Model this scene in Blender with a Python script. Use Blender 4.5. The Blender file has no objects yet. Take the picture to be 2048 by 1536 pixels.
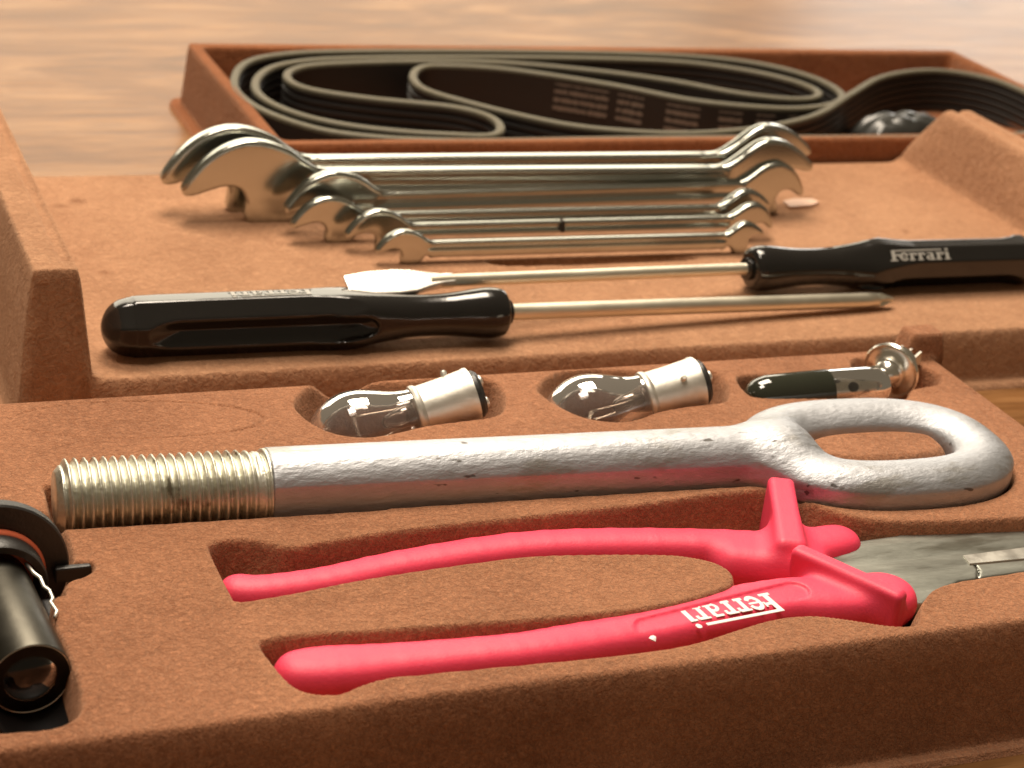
import bpy, math, random
import numpy as np
from mathutils import Matrix, Vector

# ---------------------------------------------------------------- camera, light
S = 0.001                     # all plans below are in millimetres, the scene in metres
sc = bpy.context.scene
col = sc.collection
random.seed(4); rng = np.random.default_rng(4)

CAM_Z = 261.07
R = np.array([[0.92447901, -0.05807625, 0.37678338],
              [-0.36566874, -0.41459932, 0.83330293],
              [0.10781903, -0.90814897, -0.40452503]])
cam = bpy.data.cameras.new('camera')
cam.sensor_width = 36; cam.lens = 67.06; cam.clip_start = 0.02; cam.clip_end = 30
cam.dof.use_dof = True; cam.dof.focus_distance = 0.485; cam.dof.aperture_fstop = 25
cam_o = bpy.data.objects.new('camera', cam); col.objects.link(cam_o)
cam_o.matrix_world = Matrix(((R[0, 0], -R[0, 1], -R[0, 2], 0), (R[1, 0], -R[1, 1], -R[1, 2], 0),
                             (R[2, 0], -R[2, 1], -R[2, 2], CAM_Z * S), (0, 0, 0, 1)))
sc.camera = cam_o

world = bpy.data.worlds.new('World'); sc.world = world; world.use_nodes = True
bg = world.node_tree.nodes['Background']
bg.inputs[0].default_value = (1.0, 0.78, 0.52, 1); bg.inputs[1].default_value = 0.13

def area(name, loc, target, size, power, colr, size_y=None):
    l = bpy.data.lights.new(name, 'AREA'); l.size = size; l.energy = power; l.color = colr
    if size_y: l.shape = 'RECTANGLE'; l.size_y = size_y
    o = bpy.data.objects.new(name, l); col.objects.link(o)
    o.location = loc
    o.rotation_euler = (Vector(target) - Vector(loc)).to_track_quat('-Z', 'Y').to_euler()
    return o
area('pendant_light', (0.30, 1.05, 1.25), (0.28, 0.62, 0), 0.6, 24, (1.0, 0.86, 0.69))
area('ceiling_light', (-0.15, 0.52, 1.5), (0.25, 0.5, 0), 0.42, 12, (1.0, 0.87, 0.72))
area('window_glow', (2.3, 3.1, 0.62), (0.8, 1.0, 0), 0.7, 7, (1.0, 0.94, 0.84))
area('far_wall_light', (0.5, 3.6, 1.0), (0.35, 0.6, 0), 3.0, 32, (1.0, 0.89, 0.70), 1.0)
sc.view_settings.view_transform = 'Standard'; sc.view_settings.look = 'None'
sc.view_settings.exposure = 0.2; sc.view_settings.gamma = 1
sc.cycles.max_bounces = 12; sc.cycles.transparent_max_bounces = 12; sc.cycles.use_denoising = True

# ---------------------------------------------------------------- mesh helpers
def make(name, verts, faces, mat, parent=None, smooth=True, loc=None):
    v = np.asarray(verts, float)
    if parent is not None: off = np.array(parent['_o'])
    elif loc is not None: off = np.array(loc, float)
    else: off = np.zeros(3)
    me = bpy.data.meshes.new(name)
    me.from_pydata(((v - off) * S).tolist(), [], faces if isinstance(faces, list) else faces.tolist())
    me.validate(); me.update()
    if smooth: me.polygons.foreach_set('use_smooth', [True] * len(me.polygons))
    me.materials.append(mat)
    o = bpy.data.objects.new(name, me); col.objects.link(o)
    if parent is not None: o.parent = parent
    elif loc is not None: o.location = tuple(off * S)
    o['_o'] = off.tolist()
    return o

def sharpen(o, deg=35):
    me = o.data
    if hasattr(me, 'set_sharp_from_angle'): me.set_sharp_from_angle(angle=math.radians(deg))
    return o

def thing(name, label, cat, loc, group=None):
    o = bpy.data.objects.new(name, None); col.objects.link(o)
    o.empty_display_size = 0.01
    o.location = [c * S for c in loc]; o['_o'] = [float(c) for c in loc]
    o['label'] = label; o['category'] = cat
    if group: o['group'] = group
    return o
def tag(o, label, cat, group=None):
    o['label'] = label; o['category'] = cat
    if group: o['group'] = group
    return o

def heightfield(xs, ys, Z):
    nx, ny = len(xs), len(ys)
    X, Y = np.meshgrid(xs, ys, indexing='ij')
    v = np.stack([X, Y, Z], -1).reshape(-1, 3)
    i = np.arange(nx - 1)[:, None] * ny + np.arange(ny - 1)[None, :]
    i = i.ravel()
    f = np.stack([i, i + ny, i + ny + 1, i + 1], 1)
    return v, f
def grid_object(name, v, f, mat, loc):
    off = np.array(loc, float)
    me = bpy.data.meshes.new(name)
    me.vertices.add(len(v)); me.vertices.foreach_set('co', ((v - off) * S).astype(np.float32).ravel())
    me.loops.add(f.size); me.loops.foreach_set('vertex_index', f.astype(np.int32).ravel())
    me.polygons.add(len(f)); me.polygons.foreach_set('loop_start', np.arange(0, f.size, f.shape[1], dtype=np.int32))
    me.polygons.foreach_set('use_smooth', np.ones(len(f), bool))
    me.update(calc_edges=True); me.validate()
    me.materials.append(mat)
    o = bpy.data.objects.new(name, me); col.objects.link(o); o.location = tuple(off * S); o['_o'] = off.tolist()
    return o

# signed distances (negative inside)
def sd_poly(x, y, P):
    P = np.asarray(P, float); n = len(P)
    d = np.full(np.broadcast(x, y).shape, 1e18); s = np.ones(d.shape)
    for i in range(n):
        ax, ay = P[i]; bx, by = P[i - 1]
        ex, ey = bx - ax, by - ay; wx, wy = x - ax, y - ay
        t = np.clip((wx * ex + wy * ey) / (ex * ex + ey * ey + 1e-12), 0, 1)
        qx, qy = wx - ex * t, wy - ey * t
        d = np.minimum(d, qx * qx + qy * qy)
        c1 = y >= ay; c2 = y < by; c3 = ex * wy > ey * wx
        s = np.where((c1 & c2 & c3) | (~c1 & ~c2 & ~c3), -s, s)
    return s * np.sqrt(d)
def smin(a, b, k):
    h = np.clip(0.5 + 0.5 * (b - a) / k, 0, 1)
    return b * (1 - h) + a * h - k * h * (1 - h)
def smax(a, b, k): return -smin(-a, -b, k)
def sd_rect(x, y, x0, x1, y0, y1, r):
    qx = np.abs(x - (x0 + x1) / 2) - (x1 - x0) / 2 + r; qy = np.abs(y - (y0 + y1) / 2) - (y1 - y0) / 2 + r
    return np.hypot(np.maximum(qx, 0), np.maximum(qy, 0)) + np.minimum(np.maximum(qx, qy), 0) - r
def sd_cap(x, y, z, a, b, ra, rb, sy=1.0):
    # tapered capsule; sy squeezes z so that the section is an ellipse
    ax, ay, az = a; bx, by, bz = b
    ex, ey, ez = bx - ax, by - ay, (bz - az) * sy
    px, py, pz = x - ax, y - ay, (z - az) * sy
    t = np.clip((px * ex + py * ey + pz * ez) / (ex * ex + ey * ey + ez * ez), 0, 1)
    return np.sqrt((px - ex * t) ** 2 + (py - ey * t) ** 2 + (pz - ez * t) ** 2) - (ra + (rb - ra) * t)
def catmull(pts, n=8, closed=True):
    p = np.asarray(pts, float); m = len(p); out = []
    rngi = range(m) if closed else range(m - 1)
    for i in rngi:
        if closed: a, b, c, d = p[i - 1], p[i], p[(i + 1) % m], p[(i + 2) % m]
        else: a, b, c, d = p[max(i - 1, 0)], p[i], p[i + 1], p[min(i + 2, m - 1)]
        for k in range(n):
            t = k / n
            out.append(0.5 * ((2 * b) + (-a + c) * t + (2 * a - 5 * b + 4 * c - d) * t * t + (-a + 3 * b - 3 * c + d) * t ** 3))
    if not closed: out.append(p[-1])
    return np.array(out)

def surface_nets(f, lo, hi, h, newton=2):
    lo = np.array(lo, float); n = np.ceil((np.array(hi) - lo) / h).astype(int) + 1
    gx, gy, gz = [lo[k] + h * np.arange(n[k]) for k in range(3)]
    V = np.broadcast_to(f(gx[:, None, None], gy[None, :, None], gz[None, None, :]), tuple(n)).astype(float)
    neg = V < 0
    c = np.zeros(tuple(n - 1), int)
    for dx in (0, 1):
        for dy in (0, 1):
            for dz in (0, 1):
                c += neg[dx:n[0] - 1 + dx, dy:n[1] - 1 + dy, dz:n[2] - 1 + dz]
    act = (c > 0) & (c < 8)
    I, J, K = np.nonzero(act); m = len(I)
    idx = np.full(act.shape, -1); idx[I, J, K] = np.arange(m)
    acc = np.zeros((m, 3)); cnt = np.zeros(m)
    for ax in range(3):
        o1, o2 = [k for k in range(3) if k != ax]
        for a in (0, 1):
            for b in (0, 1):
                s = [0, 0, 0]; s[o1] = a; s[o2] = b; e = list(s); e[ax] = 1
                va = V[I + s[0], J + s[1], K + s[2]]; vb = V[I + e[0], J + e[1], K + e[2]]
                cr = (va < 0) != (vb < 0)
                t = np.where(cr, va / np.where(cr, va - vb, 1), 0)
                p = np.zeros((m, 3)); p[:, o1] = a; p[:, o2] = b; p[:, ax] = t
                acc += p * cr[:, None]; cnt += cr
    v = lo + (np.stack([I, J, K], 1) + acc / cnt[:, None]) * h
    for _ in range(newton):
        e = 0.3 * h; g = []
        for ax in range(3):
            d = np.zeros(3); d[ax] = e
            g.append((f(*(v + d).T) - f(*(v - d).T)) / (2 * e))
        g = np.stack(g, 1); val = f(*v.T)
        st = -val[:, None] * g / np.maximum((g * g).sum(1), 0.05)[:, None]
        L = np.linalg.norm(st, axis=1, keepdims=True); st *= np.minimum(1, 0.6 * h / np.maximum(L, 1e-9))
        v = v + st
    F = []
    for ax in range(3):
        o1, o2 = (ax + 1) % 3, (ax + 2) % 3
        sl0 = [slice(None)] * 3; sl1 = [slice(None)] * 3
        sl0[ax] = slice(0, -1); sl1[ax] = slice(1, None)
        ch = neg[tuple(sl0)] != neg[tuple(sl1)]
        inside = neg[tuple(sl0)]
        A = np.stack(np.nonzero(ch), 1)
        ok = (A[:, o1] > 0) & (A[:, o2] > 0) & (A[:, o1] < n[o1] - 1) & (A[:, o2] < n[o2] - 1)
        A = A[ok]; ins = inside[A[:, 0], A[:, 1], A[:, 2]]
        q = []
        for a, b in ((-1, -1), (0, -1), (0, 0), (-1, 0)):
            B = A.copy(); B[:, o1] += a; B[:, o2] += b
            q.append(idx[B[:, 0], B[:, 1], B[:, 2]])
        q = np.stack(q, 1); q[~ins] = q[~ins][:, ::-1]
        F.append(q)
    return v, np.concatenate(F)

def solid(name, f, lo, hi, h, mat, parent, frame=None, newton=2):
    """surface of an implicit solid, frame = (origin, 3x3 axes as rows) places local mm in the scene"""
    v, q = surface_nets(f, lo, hi, h, newton)
    if frame is not None: v = np.array(frame[0]) + v @ np.array(frame[1])
    return grid_child(name, v, q, mat, parent)
def grid_child(name, v, q, mat, parent):
    o = grid_object(name, v, q, mat, parent['_o'] if parent is not None else v.mean(0))
    if parent is not None: o.parent = parent; o.location = (0, 0, 0)
    return o

def axes(a, b, up=(0, 0, 1), roll=0):
    """rows: along a->b, side, up"""
    a = np.array(a, float); b = np.array(b, float)
    x = (b - a) / np.linalg.norm(b - a); z = np.array(up, float); z = z - x * (z @ x); z /= np.linalg.norm(z)
    y = np.cross(z, x); c, s = math.cos(roll), math.sin(roll)
    return np.stack([x, c * y + s * z, -s * y + c * z])
def lathe(name, prof, frame, mat, parent, n=48, sharp=35):
    """prof: (x along axis, radius)"""
    o, A = frame; v = []; f = []
    for x, r in prof:
        for k in range(n):
            t = 2 * math.pi * k / n; v.append((x, r * math.cos(t), r * math.sin(t)))
    m = len(prof)
    for i in range(m - 1):
        for k in range(n):
            f.append((i * n + k, i * n + (k + 1) % n, (i + 1) * n + (k + 1) % n, (i + 1) * n + k))
    if prof[0][1] > 0.01: f.append(tuple(range(n))[::-1])
    if prof[-1][1] > 0.01: f.append(tuple((m - 1) * n + k for k in range(n)))
    v = np.array(o) + np.array(v) @ np.array(A)
    f = [t[::-1] for t in f]
    return sharpen(make(name, v, f, mat, parent), sharp)
def tube(name, pts, r, mat, parent, n=10):
    p = np.array(pts, float); v = []; f = []
    for i in range(len(p)):
        t = p[min(i + 1, len(p) - 1)] - p[max(i - 1, 0)]; t /= np.linalg.norm(t)
        u = np.cross(t, (0, 0.13, 1)); u /= np.linalg.norm(u); w = np.cross(t, u)
        for k in range(n):
            a = 2 * math.pi * k / n; v.append(p[i] + r * (u * math.cos(a) + w * math.sin(a)))
    for i in range(len(p) - 1):
        for k in range(n):
            f.append((i * n + k, i * n + (k + 1) % n, (i + 1) * n + (k + 1) % n, (i + 1) * n + k))
    f.append(tuple(range(n))[::-1]); f.append(tuple((len(p) - 1) * n + k for k in range(n)))
    return make(name, v, f, mat, parent)

# ---------------------------------------------------------------- materials
def mat(name):
    m = bpy.data.materials.new(name); m.use_nodes = True
    nt = m.node_tree; b = nt.nodes['Principled BSDF']
    return m, nt, b
def nd(nt, t, **k):
    n = nt.nodes.new(t)
    for a, v in k.items():
        if a.startswith('i_'): n.inputs[a[2:].replace('_', ' ')].default_value = v
        else: setattr(n, a, v)
    return n
def coords(nt, scale=(1, 1, 1)):
    tc = nd(nt, 'ShaderNodeTexCoord'); mp = nd(nt, 'ShaderNodeMapping'); mp.inputs['Scale'].default_value = scale
    nt.links.new(tc.outputs['Object'], mp.inputs[0]); return mp.outputs[0]
def noise(nt, vec, scale, detail=4, rough=0.55, dist=0.0):
    n = nd(nt, 'ShaderNodeTexNoise'); n.inputs['Scale'].default_value = scale; n.inputs['Detail'].default_value = detail
    n.inputs['Roughness'].default_value = rough; n.inputs['Distortion'].default_value = dist
    nt.links.new(vec, n.inputs['Vector']); return n.outputs['Fac']
def ramp(nt, fac, stops):
    r = nd(nt, 'ShaderNodeValToRGB'); e = r.color_ramp.elements
    while len(e) < len(stops): e.new(0.5)
    for q, (p, c) in zip(e, stops): q.position = p; q.color = (*c, 1)
    nt.links.new(fac, r.inputs[0]); return r.outputs[0]
def mix(nt, fac, a, b, mode='MIX'):
    m = nd(nt, 'ShaderNodeMix', data_type='RGBA', blend_type=mode)
    for s, v in ((m.inputs[0], fac), (m.inputs[6], a), (m.inputs[7], b)):
        if isinstance(v, (int, float)): s.default_value = v
        elif isinstance(v, tuple): s.default_value = (*v, 1)
        else: nt.links.new(v, s)
    return m.outputs[2]
def bump(nt, b, height, strength, dist):
    n = nd(nt, 'ShaderNodeBump'); n.inputs['Strength'].default_value = strength; n.inputs['Distance'].default_value = dist
    nt.links.new(height, n.inputs['Height']); nt.links.new(n.outputs[0], b.inputs['Normal']); return n

def felt(name, dark, light, scale=1.0, spots=(), grain=1.0):
    m, nt, b = mat(name); v = coords(nt)
    fine = noise(nt, v, 720 * scale, 5, 0.65, 1.2); mid = noise(nt, v, 210 * scale, 4, 0.6, 0.8); big = noise(nt, v, 22, 4, 0.55, 0.4)
    th1 = noise(nt, v, 360 * scale, 2.0, 0.5, 1.6); th2 = noise(nt, coords(nt, (1.3, 0.8, 1.1)), 520 * scale, 1.5, 0.5, 2.2)
    c = ramp(nt, fine, [(0.34, tuple(x * 0.75 for x in dark)), (0.46, dark), (0.56, light), (0.70, tuple(min(1, x * 1.35) for x in light))])
    c = mix(nt, 0.38, c, ramp(nt, mid, [(0.36, dark), (0.62, light)]))
    fib1 = ramp(nt, th1, [(0.455, (0, 0, 0)), (0.50, (0.8 * grain,) * 3), (0.545, (0, 0, 0))])
    fib2 = ramp(nt, th2, [(0.44, (0, 0, 0)), (0.49, (0.7 * grain,) * 3), (0.54, (0, 0, 0))])
    c = mix(nt, fib1, c, tuple(min(1, x * 1.45) for x in light)); c = mix(nt, fib2, c, tuple(x * 0.62 for x in dark))
    c = mix(nt, 0.42, c, ramp(nt, big, [(0.3, tuple(x * 0.88 for x in dark)), (0.7, tuple(x * 1.04 for x in light))]))
    tc = nd(nt, 'ShaderNodeTexCoord')
    for (x, y, z, r, colr, amt) in spots:                       # stains and worn places, each where it is
        d = nd(nt, 'ShaderNodeVectorMath', operation='DISTANCE'); d.inputs[1].default_value = (x * S, y * S, z * S)
        nt.links.new(tc.outputs['Object'], d.inputs[0])
        wob = nd(nt, 'ShaderNodeMath', operation='MULTIPLY_ADD'); wob.inputs[1].default_value = r * S * 1.3
        nt.links.new(mid, wob.inputs[0]); nt.links.new(d.outputs['Value'], wob.inputs[2])
        mr = nd(nt, 'ShaderNodeMapRange'); mr.inputs['From Min'].default_value = r * S * 1.9; mr.inputs['From Max'].default_value = r * S * 0.9
        mr.inputs['To Max'].default_value = amt
        nt.links.new(wob.outputs[0], mr.inputs['Value'])
        c = mix(nt, mr.outputs[0], c, colr)
    nt.links.new(c, b.inputs['Base Color'])
    b.inputs['Roughness'].default_value = 0.92; b.inputs['Specular IOR Level'].default_value = 0.12
    b.inputs['Sheen Weight'].default_value = 0.35; b.inputs['Sheen Roughness'].default_value = 0.45
    b.inputs['Sheen Tint'].default_value = (1.0, 0.72, 0.5, 1)
    hs = nd(nt, 'ShaderNodeMath', operation='ADD'); nt.links.new(fine, hs.inputs[0]); nt.links.new(mid, hs.inputs[1])
    bump(nt, b, hs.outputs[0], 0.9, 0.0013)
    return m
FELT_D, FELT_L = (0.245, 0.092, 0.043), (0.49, 0.220, 0.115)
M_front = felt('brown_flock', FELT_D, FELT_L, 1.15, (), 0.65)
M_mid = felt('tan_flock', (0.335, 0.160, 0.084), (0.50, 0.268, 0.150), 0.7,
             [(x - 300, y - 600, 20, r_, (0.16, 0.055, 0.022), a_) for (x, y), r_, a_ in zip([(121.1,674.2),(113.9,669.2),(139.0,565.9),(146.3,622.1),(117.8,602.3),(445.6,615.8),(380.0,568.8),(431.4,636.5),(187.2,570.1),(284.2,541.3),(347.7,545.4),(167.2,599.8)],
              (3.2, 2.4, 1.6, 3.0, 2.0, 2.2, 4.0, 3.0, 2.0, 2.5, 3.5, 4.0), (0.6, 0.5, 0.75, 0.3, 0.45, 0.6, 0.22, 0.25, 0.35, 0.3, 0.2, 0.2))], 0.18)
M_back = felt('red_brown_flock', (0.20, 0.062, 0.022), (0.31, 0.108, 0.042), 0.8, (), 0.5)

def wood():
    m, nt, b = mat('oak_veneer')
    v = coords(nt, (1.0, 9.0, 1.0))
    fib = noise(nt, v, 26, 6, 0.62, 0.6); v2 = coords(nt, (0.9, 3.2, 1.0)); fig = noise(nt, v2, 7.5, 4, 0.55, 1.6)
    v3 = coords(nt, (1.0, 26.0, 1.0)); pore = noise(nt, v3, 34, 3, 0.6, 0.2)
    c = ramp(nt, fig, [(0.28, (0.085, 0.032, 0.009)), (0.5, (0.20, 0.088, 0.029)), (0.68, (0.38, 0.20, 0.084))])
    c = mix(nt, 0.42, c, ramp(nt, fib, [(0.3, (0.07, 0.027, 0.008)), (0.7, (0.31, 0.155, 0.062))]))
    c = mix(nt, ramp(nt, pore, [(0.34, (0.55,) * 3), (0.44, (0.0,) * 3)]), c, (0.12, 0.055, 0.022))
    nt.links.new(c, b.inputs['Base Color'])
    r = nd(nt, 'ShaderNodeMapRange'); nt.links.new(fib, r.inputs['Value']); r.inputs['To Min'].default_value = 0.28; r.inputs['To Max'].default_value = 0.42; b.inputs['Specular IOR Level'].default_value = 0.13
    nt.links.new(r.outputs[0], b.inputs['Roughness'])
    bump(nt, b, fib, 0.25, 0.0006)
    return m
M_wood = wood()

def metal(name, base, rough, nscale=300, bumpd=0.0, var=0.15, spots=None, metallic=1.0, stretch=(1, 1, 1), bstr=0.5, pits=False):
    m, nt, b = mat(name); v = coords(nt, stretch)
    n1 = noise(nt, v, nscale, 5, 0.6); n2 = noise(nt, v, nscale / 7, 4, 0.6)
    c = mix(nt, n1, tuple(x * (1 - var) for x in base), tuple(min(1, x * (1 + var)) for x in base))
    if pits: c = mix(nt, ramp(nt, noise(nt, v, nscale * 0.55, 2, 0.5), [(0.69, (0, 0, 0)), (0.73, (0.85,) * 3)]), c, (0.10, 0.09, 0.08))
    if spots: c = mix(nt, ramp(nt, n2, [(spots[1], (0.8,) * 3), (spots[1] + 0.08, (0,) * 3)]), c, spots[0])
    nt.links.new(c, b.inputs['Base Color']); b.inputs['Metallic'].default_value = metallic
    r = nd(nt, 'ShaderNodeMapRange'); nt.links.new(n2, r.inputs['Value']); r.inputs['From Min'].default_value = 0.3; r.inputs['From Max'].default_value = 0.7
    r.inputs['To Min'].default_value = rough * 0.8; r.inputs['To Max'].default_value = rough * 1.25
    nt.links.new(r.outputs[0], b.inputs['Roughness'])
    if bumpd: bump(nt, b, n1, bstr, bumpd)
    return m
M_zinc = metal('dull_galvanised_steel', (0.455, 0.47, 0.50), 0.50, 600, 0.0006, 0.16, ((0.36, 0.35, 0.33), 0.36), metallic=0.8, bstr=0.5, pits=True, stretch=(0.45, 1, 1))
M_thread = metal('yellowish_zinc', (0.66, 0.65, 0.565), 0.38, 900, 0.0004, 0.22, ((0.20, 0.17, 0.12), 0.34))
M_chrome = metal('satin_chrome', (0.50, 0.505, 0.455), 0.19, 200, 0.0, 0.05, ((0.45, 0.42, 0.30), 0.26), stretch=(0.4, 1, 1))
M_shaft = metal('worn_plated_shaft', (0.80, 0.75, 0.62), 0.40, 260, 0.0002, 0.10, ((0.08, 0.06, 0.04), 0.30), stretch=(0.5, 1, 1))
M_blade = metal('bright_ground_steel', (0.86, 0.82, 0.76), 0.42, 700, 0.0002, 0.05)
M_nickel = metal('nickel_cap', (0.76, 0.73, 0.66), 0.46, 350, 0.0002, 0.08, ((0.45, 0.38, 0.28), 0.30), stretch=(1, 1, 1))
M_plier = metal('grey_tool_steel', (0.36, 0.37, 0.33), 0.40, 900, 0.0002, 0.10, ((0.28, 0.275, 0.23), 0.36), stretch=(0.2, 1, 1))
M_plier_light = metal('ground_tool_steel', (0.75, 0.74, 0.68), 0.42, 900, 0.0001, 0.05)
M_silver = metal('silver_shield', (0.85, 0.82, 0.74), 0.22, 300)

def plastic(name, base, rough, bsc=0, bd=0.0, sss=0.0, var=0.0, coat=0.0, nsc=60):
    m, nt, b = mat(name); v = coords(nt)
    n = noise(nt, v, nsc, 4, 0.6)
    c = mix(nt, n, tuple(x * (1 - var) for x in base), tuple(min(1, x * (1 + var)) for x in base))
    nt.links.new(c, b.inputs['Base Color'])
    r = nd(nt, 'ShaderNodeMapRange'); nt.links.new(n, r.inputs['Value']); r.inputs['To Min'].default_value = rough * 0.75; r.inputs['To Max'].default_value = rough * 1.25
    nt.links.new(r.outputs[0], b.inputs['Roughness'])
    b.inputs['Coat Weight'].default_value = coat
    if sss:
        b.inputs['Subsurface Weight'].default_value = sss; b.inputs['Subsurface Radius'].default_value = (1, 0.25, 0.2); b.inputs['Subsurface Scale'].default_value = 0.002
    if bd:
        bump(nt, b, noise(nt, v, bsc, 3, 0.6), 0.5, bd)
    return m
M_red = plastic('red_vinyl_grip', (0.80, 0.052, 0.115), 0.55, 1300, 0.00015, 0.12, 0.12)
M_red2 = plastic('deep_red_vinyl', (0.74, 0.025, 0.06), 0.40, 900, 0.0002, 0.1, 0.05)
M_white = plastic('white_print', (0.78, 0.74, 0.72), 0.5)
M_black = plastic('glossy_black_plastic', (0.011, 0.010, 0.009), 0.15, 0, 0, 0, 0.2, 0.3)
M_blackm = plastic('matt_black_plastic', (0.022, 0.020, 0.018), 0.42, 800, 0.0002, 0, 0.2)
M_hood = plastic('deep_black_plastic', (0.007, 0.006, 0.006), 0.35)
M_tube = metal('dark_anodised_tube', (0.065, 0.061, 0.05), 0.42, 300, 0.0001, 0.12)
M_rubber = plastic('black_belt_rubber', (0.018, 0.016, 0.014), 0.55, 0, 0, 0, 0.25)
M_cord = plastic('olive_belt_edge', (0.095, 0.080, 0.046), 0.62, 700, 0.0004, 0, 0.3, nsc=300)
M_orange = plastic('orange_o_ring', (0.75, 0.17, 0.08), 0.40)
M_darkglass = plastic('black_painted_glass', (0.02, 0.022, 0.014), 0.10, 0, 0, 0, 0.2, 0.6)
M_print = plastic('faded_grey_print', (0.20, 0.165, 0.13), 0.7, 0, 0, 0, 0.5, nsc=900)
M_emboss = plastic('bright_hot_foil', (0.36, 0.35, 0.32), 0.4)

def glass(name, tint=(1, 1, 1), rough=0.0, trans=1.0):
    m, nt, b = mat(name)
    b.inputs['Base Color'].default_value = (*tint, 1); b.inputs['Transmission Weight'].default_value = trans
    b.inputs['Roughness'].default_value = rough; b.inputs['IOR'].default_value = 1.48
    return m
M_glass = glass('clear_bulb_glass', (0.66, 0.60, 0.56), 0.03, 0.93)
M_glass2 = glass('thin_clear_glass', (0.92, 0.90, 0.88), 0.0)
M_smoked = glass('smoked_glass', (0.30, 0.29, 0.27), 0.0)
M_bag = plastic('dark_plastic_film', (0.03, 0.03, 0.027), 0.3)

# ---------------------------------------------------------------- table
def table():
    v = [(-1500, -700, -25), (2600, -700, -25), (2600, 2900, -25), (-1500, 2900, -25),
         (-1500, -700, 0), (2600, -700, 0), (2600, 2900, 0), (-1500, 2900, 0)]
    f = [(0, 3, 2, 1), (4, 5, 6, 7), (0, 1, 5, 4), (1, 2, 6, 5), (2, 3, 7, 6), (3, 0, 4, 7)]
    o = make('table_top', v, f, M_wood, smooth=False); o['kind'] = 'structure'
table()

# ---------------------------------------------------------------- hook plan (shared by hook and its channel)
HA = np.array([131.8, 414.3]); HB = np.array([243.9, 408.7]); HZ = 35.0
hx = (HB - HA) / np.linalg.norm(HB - HA); hy = np.array([-hx[1], hx[0]])
hook_o = np.array([70.5, HA[1] + (70.5 - HA[0]) * hx[1] / hx[0]])          # thread end on the axis
EYE_U, EYE_A, EYE_B = 228.6, 31.4, 19.8                                 # eye centre along the axis, half axes of its centre line
def to_hook(x, y): return (x - hook_o[0]) * hx[0] + (y - hook_o[1]) * hx[1], (x - hook_o[0]) * hy[0] + (y - hook_o[1]) * hy[1]
eye_t = np.linspace(0, 2 * math.pi, 73)[:-1]
eye_c = np.stack([EYE_U + EYE_A * np.sign(np.cos(eye_t)) * np.abs(np.cos(eye_t)) ** (2 / 2.55),
                  EYE_B * np.sign(np.sin(eye_t)) * np.abs(np.sin(eye_t)) ** (2 / 2.55)], 1)
def eye_line(u, v): return np.abs(sd_poly(u, v, eye_c))
def hook_plan(u, v):
    shank = np.maximum(np.abs(v) - 10.2, np.maximum(-u, u - 203))
    return smin(shank, eye_line(u, v) - 8.9, 6)

# ---------------------------------------------------------------- front tray
TRAY_H = 33.0
REC = {}
REC['bulb'] = ([(144.7,466.8),(150.4,475.1),(157.0,479.3),(164.6,480.0),(171.4,478.0),(180.1,475.8),(189.2,477.0),(200.5,477.9),(207.6,472.6),(207.7,462.7),(203.9,454.0),(198.8,449.8),(189.0,448.3),(177.6,446.8),(165.7,443.2),(156.7,442.7),(149.4,447.3),(145.1,456.6)], 23.0)
REC['bulb2'] = ([(218.9,465.7),(224.2,472.5),(231.3,476.3),(238.8,477.1),(252.0,474.2),(259.5,473.2),(270.2,474.0),(279.1,470.9),(280.3,461.4),(276.7,452.8),(272.0,448.2),(260.7,447.4),(249.2,445.3),(240.4,441.5),(233.3,440.9),(225.0,445.5),(220.3,454.7),(218.8,461.1)], 21.0)
REC['lamp'] = ([(284.7,464.1),(288.7,465.8),(300.6,465.0),(312.0,463.8),(325.4,463.9),(329.7,471.1),(336.4,473.0),(348.0,465.5),(353.2,462.1),(354.4,455.3),(349.4,450.2),(338.5,448.0),(333.0,442.2),(323.2,442.5),(305.9,446.1),(285.8,449.4),(282.5,454.2)], 12.0)
REC['grip'] = ([(102.4,390.1),(103.7,392.8),(106.8,394.0),(113.4,393.3),(117.7,390.5),(121.4,388.1),(127.1,388.3),(144.4,390.4),(164.5,391.5),(181.5,391.6),(199.5,392.5),(217.6,393.0),(237.1,394.7),(248.6,395.0),(256.8,394.2),(263.8,390.1),(268.4,382.0),(275.9,375.0),(289.1,371.0),(322.8,367.2),(364.2,365.2),(347.1,344.0),(303.8,340.7),(284.0,339.6),(275.3,337.8),(270.3,334.6),(266.2,330.6),(262.7,325.8),(259.1,323.1),(252.4,324.7),(244.5,329.0),(236.1,332.6),(226.0,333.0),(214.6,330.5),(199.5,326.8),(180.1,326.1),(155.9,327.0),(135.7,327.8),(127.1,328.0),(120.4,326.3),(115.9,324.4),(111.1,325.0),(107.4,327.6),(105.5,331.9),(104.3,338.5),(103.5,344.4),(103.5,346.9),(105.3,348.6),(113.5,349.0),(130.5,347.3),(163.1,345.0),(175.4,344.4),(194.8,344.1),(208.9,345.8),(220.8,349.0),(224.6,352.1),(225.9,355.8),(224.1,360.5),(219.0,364.3),(212.3,366.8),(193.2,370.4),(173.8,372.3),(137.7,369.9),(118.5,366.8),(106.2,365.4),(103.1,366.0),(102.5,368.4)], 14.0)
REC['black'] = ([(39.7,423.6),(58.0,419.9),(66.9,416.2),(71.1,405.3),(71.4,393.0),(70.9,390.2),(74.8,389.5),(75.0,386.2),(71.9,383.0),(68.9,381.8),(67.1,379.8),(66.6,375.9),(63.5,374.3),(62.5,363.7),(63.2,354.8),(63.3,346.2),(63.4,339.0),(61.8,330.3),(58.9,326.9),(54.7,325.4),(45.0,326.1),(29.8,328.1)], 20.0)
def cavity(d, depth, slope=4.5):          # d > 0 inside, mm
    z = smin(np.zeros_like(d), -slope * d + 0.9, 2.6)
    return smax(z, np.full_like(d, -depth), 3.0)
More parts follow.
